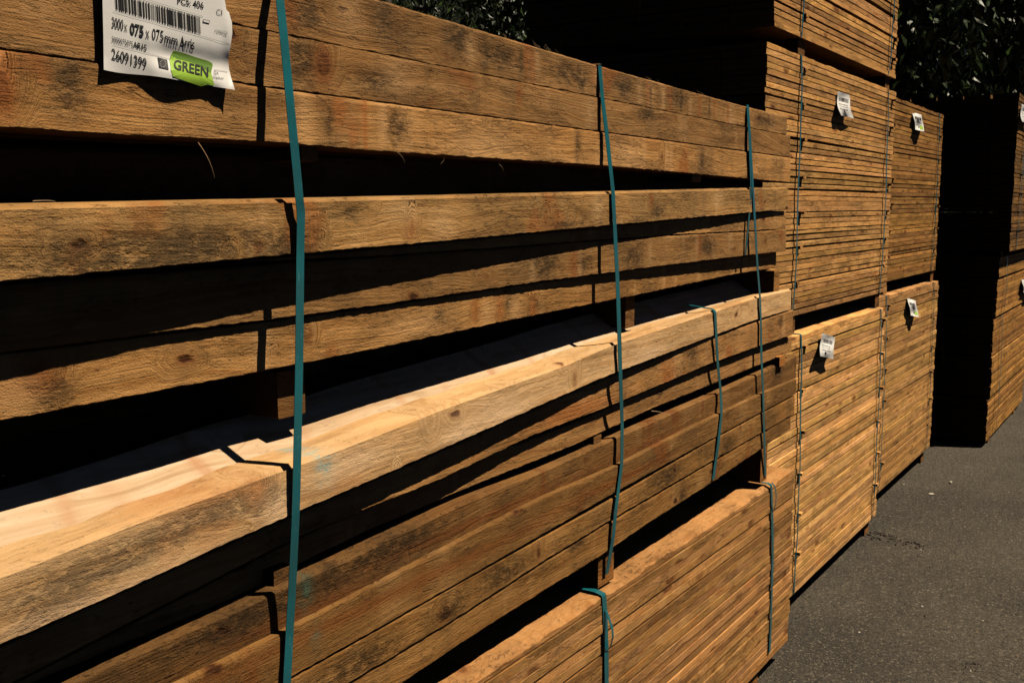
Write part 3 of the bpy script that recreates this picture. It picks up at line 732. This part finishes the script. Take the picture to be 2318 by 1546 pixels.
# green marker patch
def blob(name, outline, mat, ext):
    c = Vector((sum(p[0] for p in outline)/len(outline), sum(p[1] for p in outline)/len(outline)))
    V, F = [paper_pt(c.x, c.y, ext)], []; rings = 8; n = len(outline)
    for r in range(1, rings+1):
        for p in outline:
            q = c.lerp(Vector(p), r/rings); V.append(paper_pt(q.x, q.y, ext))
    for i in range(n): F.append((0, 1+i, 1+(i+1) % n))
    for r in range(rings-1):
        for i in range(n):
            a = 1+r*n+i; b = 1+r*n+(i+1) % n; F.append((a, b, b+n, a+n))
    add_local(name, V, F, M[mat])
blob('green_mark', [(384, 134), (389, 120), (394, 115), (410, 119), (440, 129), (470, 138), (480, 143), (482, 149), (478, 165), (483, 185), (486, 195), (470, 192), (455, 196), (440, 191), (425, 186), (408, 180), (392, 174), (387, 160)], 'green', .0008)
blob('green_overlap', [(384.5, 133), (389.5, 120.5), (394, 115.5), (410, 119.5), (440, 129.5), (470, 138.5), (480, 143.5), (481, 150), (477, 165), (468, 160), (455, 150), (438, 143), (420, 138), (405, 134), (394, 133)], 'darkgreen', .0011)
writing('green_text', 'GREEN', 393.5, 156, 22, 78, .24, .022, 'ink', .0016)

# small crumpled tags on the far stacks
def small_tag(label, px0, py0, px1, py1, Y, seed, slant=6, green=True):
    rnd = random.Random(seed); root = empty('paper_tag', at((px0+px1)/2, py0, Y-.01)); tag(root, label, 'label', 'small white tags on the board packs')
    l0 = Vector(root.location); nx, ny = 12, 22
    def pt(s, t, e=0):
        px = px0+(px1-px0)*s+slant*t*t+2.0*math.sin(t*5+seed)*(1-s*.4); py = py0+(py1-py0)*t+(px1-px0)*.32*s*(1-.3*t)
        l = .006+.022*t+.006*math.sin(t*7+s*2+seed)+.004*math.sin(s*6+seed*2)
        return at(px, py, Y-l-e)-l0
    V = [pt(i/nx, j/ny) for j in range(ny+1) for i in range(nx+1)]
    F = [(j*(nx+1)+i, j*(nx+1)+i+1, (j+1)*(nx+1)+i+1, (j+1)*(nx+1)+i) for j in range(ny) for i in range(nx)]
    mesh_obj('sheet', V, F, M['paper'], root, smooth=True)
    bv, bf = [], []; s = .18
    while s < .84:
        w = rnd.choice((.02, .035, .05)); b0 = len(bv)
        for k in range(4):
            t = .20+.17*k/3; bv.append(pt(s, t, .0012)); bv.append(pt(s+w, t, .0012))
        for k in range(3): bf.append((b0+2*k, b0+2*k+1, b0+2*k+3, b0+2*k+2))
        s += w+rnd.choice((.025, .04))
    mesh_obj('barcode', bv, bf, M['ink'], root)
    def quadp(nm, s0, t0, s1, t1, mat, e):
        V = [pt(s0+(s1-s0)*i/4, t0+(t1-t0)*j/4, e) for j in range(5) for i in range(5)]
        mesh_obj(nm, V, [(j*5+i, j*5+i+1, (j+1)*5+i+1, (j+1)*5+i) for j in range(4) for i in range(4)], M[mat], root)
    # print lines: rows of short dashes (too small to read)
    s = .15; dv, df = [], []
    for t0, th in ((.46, .045), (.56, .03), (.66, .045)):
        s = .15
        while s < .75:
            w = rnd.uniform(.03, .08); b0 = len(dv)
            dv += [pt(s, t0, .0012), pt(s+w, t0, .0012), pt(s+w, t0+th, .0012), pt(s, t0+th, .0012)]; df.append((b0, b0+1, b0+2, b0+3)); s += w+.03
    mesh_obj('print_lines', dv, df, M['grey_ink'], root)
    quadp('flag', .38, .76, .50, .84, 'ink', .0012)
    if green and seed in (5, 11, 14): quadp('green_mark', .55, .70, .92, .90, 'green', .0012)
small_tag('crumpled white tag on the middle pack of the second stack', 1895, 207, 1924, 262, SY, 2, 8)
small_tag('curled white tag on the upper pack of the third stack', 2067, 254, 2087, 294, TY, 5, 6)
small_tag('white tag hanging in the sun on the lowest pack of the second stack', 1859, 754, 1889, 806, SY-.024, 8, -3)
small_tag('white tag with green corner on the lower pack of the third stack', 2056, 675, 2074, 714, TY-.024, 11, 6)
small_tag('upper of two white tags on the far right stack at the frame edge', 2311, 236, 2330, 276, .975, 14, 3)
small_tag('lower of two white tags on the far right stack at the frame edge', 2315, 632, 2334, 662, 1.030, 17, 2)

# ------------------------------------------------------------------ splinters on the beams
def splinter(a, b, label, r=.0006, bend=.004, group='splinters hanging from the beams'):
    a, b = Vector(a), Vector(b); secs = []
    for i in range(8):
        f = i/7; q = a.lerp(b, f)+Vector((bend*math.sin(f*3), 0, bend*.5*math.sin(f*2.2))); rr = r*(1-.8*f)
        secs.append([(q.x+rr*math.cos(k*2.09), q.y+rr*math.sin(k*2.09), q.z+rr*.6*math.sin(k*2.09+1)) for k in range(3)])
    o = sweep('splinter', secs, M['splinter']); tag(o, label, 'splinter', group)
splinter(at(448, 322, D0-.008), at(485, 405, D0-.005), 'long thin splinter dangling into the first gap under the label', .0006)
M['splinter'] = flat('grey_splinter', (.30, .20, .11), .9, .3)
for (x, y, dx, dy) in ((900, 345, 16, 28), (1130, 372, 10, 22), (1005, 358, -8, 16), (1495, 388, -14, -5)):
    splinter(at(x, y, D0-.009), at(x+dx, y+dy, D0-.009), 'fine splinter at the lower edge of the third beam', .0005)
splinter(at(1475, 930, D0-.012), at(1506, 938, D0-.022), 'pale splinter lying across the narrow third gap', .0012)
splinter(at(75, 455, D0-.03), at(125, 460, D0-.035), 'greenish blade on the sunlit top edge of the grey-brown beam', .0009)
for i in range(15):
    x = random.choice((1240, 1265, 1225, 1480, 1600, 1150))+random.gauss(0, 14); y = float(np.interp(x, [870, 1360, 1780], [0, 148, 262]))
    L = random.uniform(5, 16)
    splinter(at(x, y+2, D0-.002), at(x-L*random.uniform(.5, 1.3), y-L*random.uniform(.3, .9), D0+.002), 'torn fibre standing up from the edge of the top beam', .00045, .001, 'fibres along the top beam')

# ------------------------------------------------------------------ ground
def ground():
    V, F = [], []; xs = [-400, -60, -12, -4]+[0+i*.25 for i in range(60)]+[16, 22, 40, 90, 400]; ys = [-400, -80, -16, -6]+[-3+i*.25 for i in range(30)]+[6, 9, 16, 40, 120, 400]
    for X in xs:
        for Y in ys: V.append((X, Y, .004*n3(X*.8, Y*.8, 0)-.004 if abs(X) < 30 and abs(Y) < 30 else -.004))
    n = len(ys)
    for i in range(len(xs)-1):
        for j in range(n-1): a = i*n+j; F.append((a, a+n, a+n+1, a+1))
    o = mesh_obj('ground', V, F, M['asphalt'], smooth=True); tag(o, kind='structure')
ground()
def chip(px, py, size, label, mat='splinter', flat_=.35, group='chips and crumbs on the asphalt'):
    c = at_ground(px, py, .001); n = random.randint(5, 8); V = []; a0 = random.random()*6; el = random.uniform(.35, .9)
    for zz in (0, 1):
        for k in range(n):
            a = a0+k*6.283/n; r = size*random.uniform(.6, 1.1)*(1-.25*zz)
            V.append((c.x+r*math.cos(a), c.y+r*el*math.sin(a), .0005+zz*size*flat_*random.uniform(.6, 1)))
    F = [tuple(range(n-1, -1, -1)), tuple(range(n, 2*n))]+[(k, (k+1) % n, n+(k+1) % n, n+k) for k in range(n)]
    o = mesh_obj('wood_chip', V, F, M[mat]); tag(o, label, 'wood chip', group)
M['pale_chip'] = flat('pale_chip', (.50, .44, .34), .8); M['dark_chip'] = flat('dark_chip', (.055, .042, .03), .9, .4)
chip(2152, 1092, .022, 'largest pale chip on the asphalt right of the third stack', 'pale_chip')
chip(2046, 1096, .014, 'flat pale chip just beside the foot of the third stack', 'pale_chip', .1); chip(2108, 1117, .020, 'long pale sliver on the asphalt below the largest chip', 'pale_chip', .1)
for i in range(34):
    x = random.uniform(1850, 2318); y = random.uniform(1060, 1546)
    if y < 1325-.95*(x-1812)+60: continue
    chip(x, y, random.uniform(.003, .008), 'tiny crumb of wood scattered on the asphalt', random.choice(('pale_chip', 'splinter', 'dark_chip')))
for i in range(110):
    x = random.uniform(1965, 2095); y = 1203+max(0, x-1990)*.30-max(0, x-2060)*.2+random.gauss(0, 2.2)+(random.random()**3)*16
    chip(x, y, random.uniform(.004, .013), 'dark bark crumb in the litter patch beside the second stack', random.choice(('dark_chip', 'dark_chip', 'bark')), .3, 'dark litter crumbs on the asphalt')
for i in range(22):
    x = 2190+random.gauss(0, 22); y = 1502+random.gauss(0, 8)
    chip(x, y, random.uniform(.003, .008), 'dark crumb in the litter patch near the bottom right corner', 'dark_chip', .3, 'dark litter crumbs on the asphalt')

# ------------------------------------------------------------------ trees behind the stacks
def leaf_cloud(n, centre, rad, seed, size=.05, clumps=60, hang=.5):
    rnd = random.Random(seed); V, F = [], []
    cl = []
    for _ in range(clumps):
        while True:
            p = Vector((rnd.uniform(-1, 1), rnd.uniform(-1, 1), rnd.uniform(-1, 1)))
            if .25 < p.length < 1: break
        cl.append((Vector((p.x*rad[0], p.y*rad[1], p.z*rad[2])), rnd.uniform(.25, .6)))
    for i in range(n):
        c, r = cl[rnd.randrange(clumps)]
        p = Vector(centre)+c+Vector((rnd.gauss(0, r*.5), rnd.gauss(0, r*.5), rnd.gauss(0, r*.45)))
        L = size*rnd.uniform(.6, 1.3); w = L*.55
        d = Vector((rnd.uniform(-1, 1), rnd.uniform(-1, 1), rnd.uniform(-1.2, .4)-hang)).normalized()
        s = d.cross(Vector((rnd.uniform(-1, 1), rnd.uniform(-1, 1), rnd.uniform(-1, 1)))).normalized(); up = d.cross(s)
        b = len(V)
        V += [p, p+d*L*.45+s*w*.5+up*L*.08, p+d*L, p+d*L*.45-s*w*.5+up*L*.08, p+d*L*.5-up*L*.04]
        F += [(b, b+1, b+4), (b+1, b+2, b+4), (b+2, b+3, b+4), (b+3, b, b+4)]
    return V, F
def tree(label, x, y, trunk_h, centre_z, rad, n, seed, size, mat='leaf', clumps=60, over=0, limbs=6, tr=1.0):
    root = empty('tree', (x, y, 0)); tag(root, label, 'tree', 'dark trees behind the stacks'); rnd = random.Random(seed)
    V, F = leaf_cloud(n, (0, 0, centre_z), rad, seed, size, clumps)
    if over:                                # unseen upper boughs, added to shade the leaves below
        V2, F2 = leaf_cloud(over, (.5, -2.2, centre_z+2.4), (rad[0]*1.4, 1.9, .7), seed+50, size*1.25, 70); b_ = len(V)
        V += V2; F += [tuple(q+b_ for q in f) for f in F2]
    mesh_obj('crown', V, F, M[mat], root)
    tv, tf = [], []
    def limb(a, b, r0, r1):
        a, b = Vector(a), Vector(b); d = (b-a).normalized(); s = d.orthogonal().normalized(); u = d.cross(s); b0 = len(tv); m = 8
        for i in range(m+1):
            f = i/m; q = a.lerp(b, f)+Vector((.06*math.sin(f*5+seed), .06*math.sin(f*4), 0))*f; r = r0+(r1-r0)*f
            for k in range(8): tv.append(q+(s*math.cos(k*.785)+u*math.sin(k*.785))*r*(1+.12*math.sin(k*3+i)))
        for i in range(m):
            for k in range(8): tf.append((b0+i*8+k, b0+i*8+(k+1) % 8, b0+(i+1)*8+(k+1) % 8, b0+(i+1)*8+k))
    limb((0, 0, 0), (0, 0, trunk_h), .16*tr, .10*tr)
    for k in range(limbs):
        a = rnd.uniform(0, 6.28); limb((0, 0, trunk_h*rnd.uniform(.6, 1)), (rad[0]*.6*math.cos(a), rad[1]*.6*math.sin(a), centre_z+rad[2]*rnd.uniform(-.3, .6)), .07, .02)
    mesh_obj('trunk', tv, tf, M['bark'], root)
tree('dark broad-leaved tree with glinting leaves over the far right stack', 10.6, 2.6, 2.6, 4.3, (2.3, 1.6, 2.3), 22000, 1, .12, clumps=80, over=5500)
tree('darker tree filling the gap behind the third stack', 9.0, 4.6, 2.4, 3.9, (2.4, 1.6, 2.6), 22000, 2, .08, clumps=90)
tree('tree at the right edge beyond the far stack', 14.5, 1.7, 2.8, 4.4, (2.6, 1.8, 2.8), 16000, 3, .13, clumps=80, over=3500)
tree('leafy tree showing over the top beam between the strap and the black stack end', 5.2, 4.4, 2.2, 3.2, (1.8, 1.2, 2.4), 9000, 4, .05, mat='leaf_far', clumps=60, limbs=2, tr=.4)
def hedge():
    V, F = [], []
    nx, nz = 90, 26
    for i in range(nx+1):
        for j in range(nz+1):
            X = -8+i*.5; Z = j*.4; b = n3(X*.6, 0, Z*.6)*.8+n3(X*2, 4, Z*2)*.35
            V.append((X, 6.6+b-.12*max(0, X-14), Z+(.6*n3(X*.5, 9, 1) if j == nz else 0)))
    for i in range(nx):
        for j in range(nz): a = i*(nz+1)+j; F.append((a, a+nz+1, a+nz+2, a+1))
    root = empty('hedge', (6, 6.6, 0)); tag(root, 'tall black-green hedge closing off the yard behind every stack', 'hedge')
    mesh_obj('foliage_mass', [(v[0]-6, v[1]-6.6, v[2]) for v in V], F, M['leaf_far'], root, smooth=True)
    rnd = random.Random(9); V, F = [], []
    for k in range(26000):
        X = rnd.uniform(-2, 34); Z = rnd.uniform(.2, 10); p = Vector((X-6, rnd.gauss(-.35, .25)+n3(X*.6, 0, Z*.6)*.8-.12*max(0, X-14), Z)); L = .09*rnd.uniform(.6, 1.4)
        d = Vector((rnd.uniform(-1, 1), rnd.uniform(-1, .2), rnd.uniform(-1.4, .2))).normalized(); s = d.cross(Vector((rnd.uniform(-1, 1), rnd.uniform(-1, 1), rnd.uniform(-1, 1)))).normalized()
        b = len(V); V += [p, p+d*L*.5+s*L*.3, p+d*L, p+d*L*.5-s*L*.3]; F.append((b, b+1, b+2, b+3))
    mesh_obj('leaves', V, F, M['leaf'], root)
hedge()

# ------------------------------------------------------------------ light
SUN_EL, ALPHA = 62.0, 25.0
w = bpy.data.worlds.new('World'); sc.world = w; w.use_nodes = True
nt = w.node_tree; nt.nodes.clear()
bg = nt.nodes.new('ShaderNodeBackground'); ou = nt.nodes.new('ShaderNodeOutputWorld'); sky = nt.nodes.new('ShaderNodeTexSky')
sky.sky_type = 'NISHITA'; sky.sun_disc = False; sky.air_density = .12; sky.dust_density = 0; sky.ozone_density = .5; sky.altitude = 2500; sky.sun_elevation = R(SUN_EL)
to_sun = Vector((math.sin(R(ALPHA))*math.cos(R(SUN_EL)), -math.cos(R(ALPHA))*math.cos(R(SUN_EL)), math.sin(R(SUN_EL))))
sky.sun_rotation = math.atan2(to_sun.x, to_sun.y)
nt.links.new(sky.outputs[0], bg.inputs[0]); nt.links.new(bg.outputs[0], ou.inputs[0]); bg.inputs[1].default_value = .05
sd = bpy.data.lights.new('sun', 'SUN'); sd.energy = 5.0; sd.angle = R(.5); sd.color = (1, .87, .68)
so = bpy.data.objects.new('sun', sd); col.objects.link(so); so.rotation_euler = to_sun.to_track_quat('Z', 'Y').to_euler(); so.location = (0, -5, 8)
sc.view_settings.view_transform = 'Standard'; sc.view_settings.look = 'None'; sc.view_settings.exposure = 0; sc.view_settings.gamma = 1
sc.render.engine = 'CYCLES'; sc.cycles.max_bounces = 4; sc.cycles.diffuse_bounces = 0; sc.cycles.glossy_bounces = 1
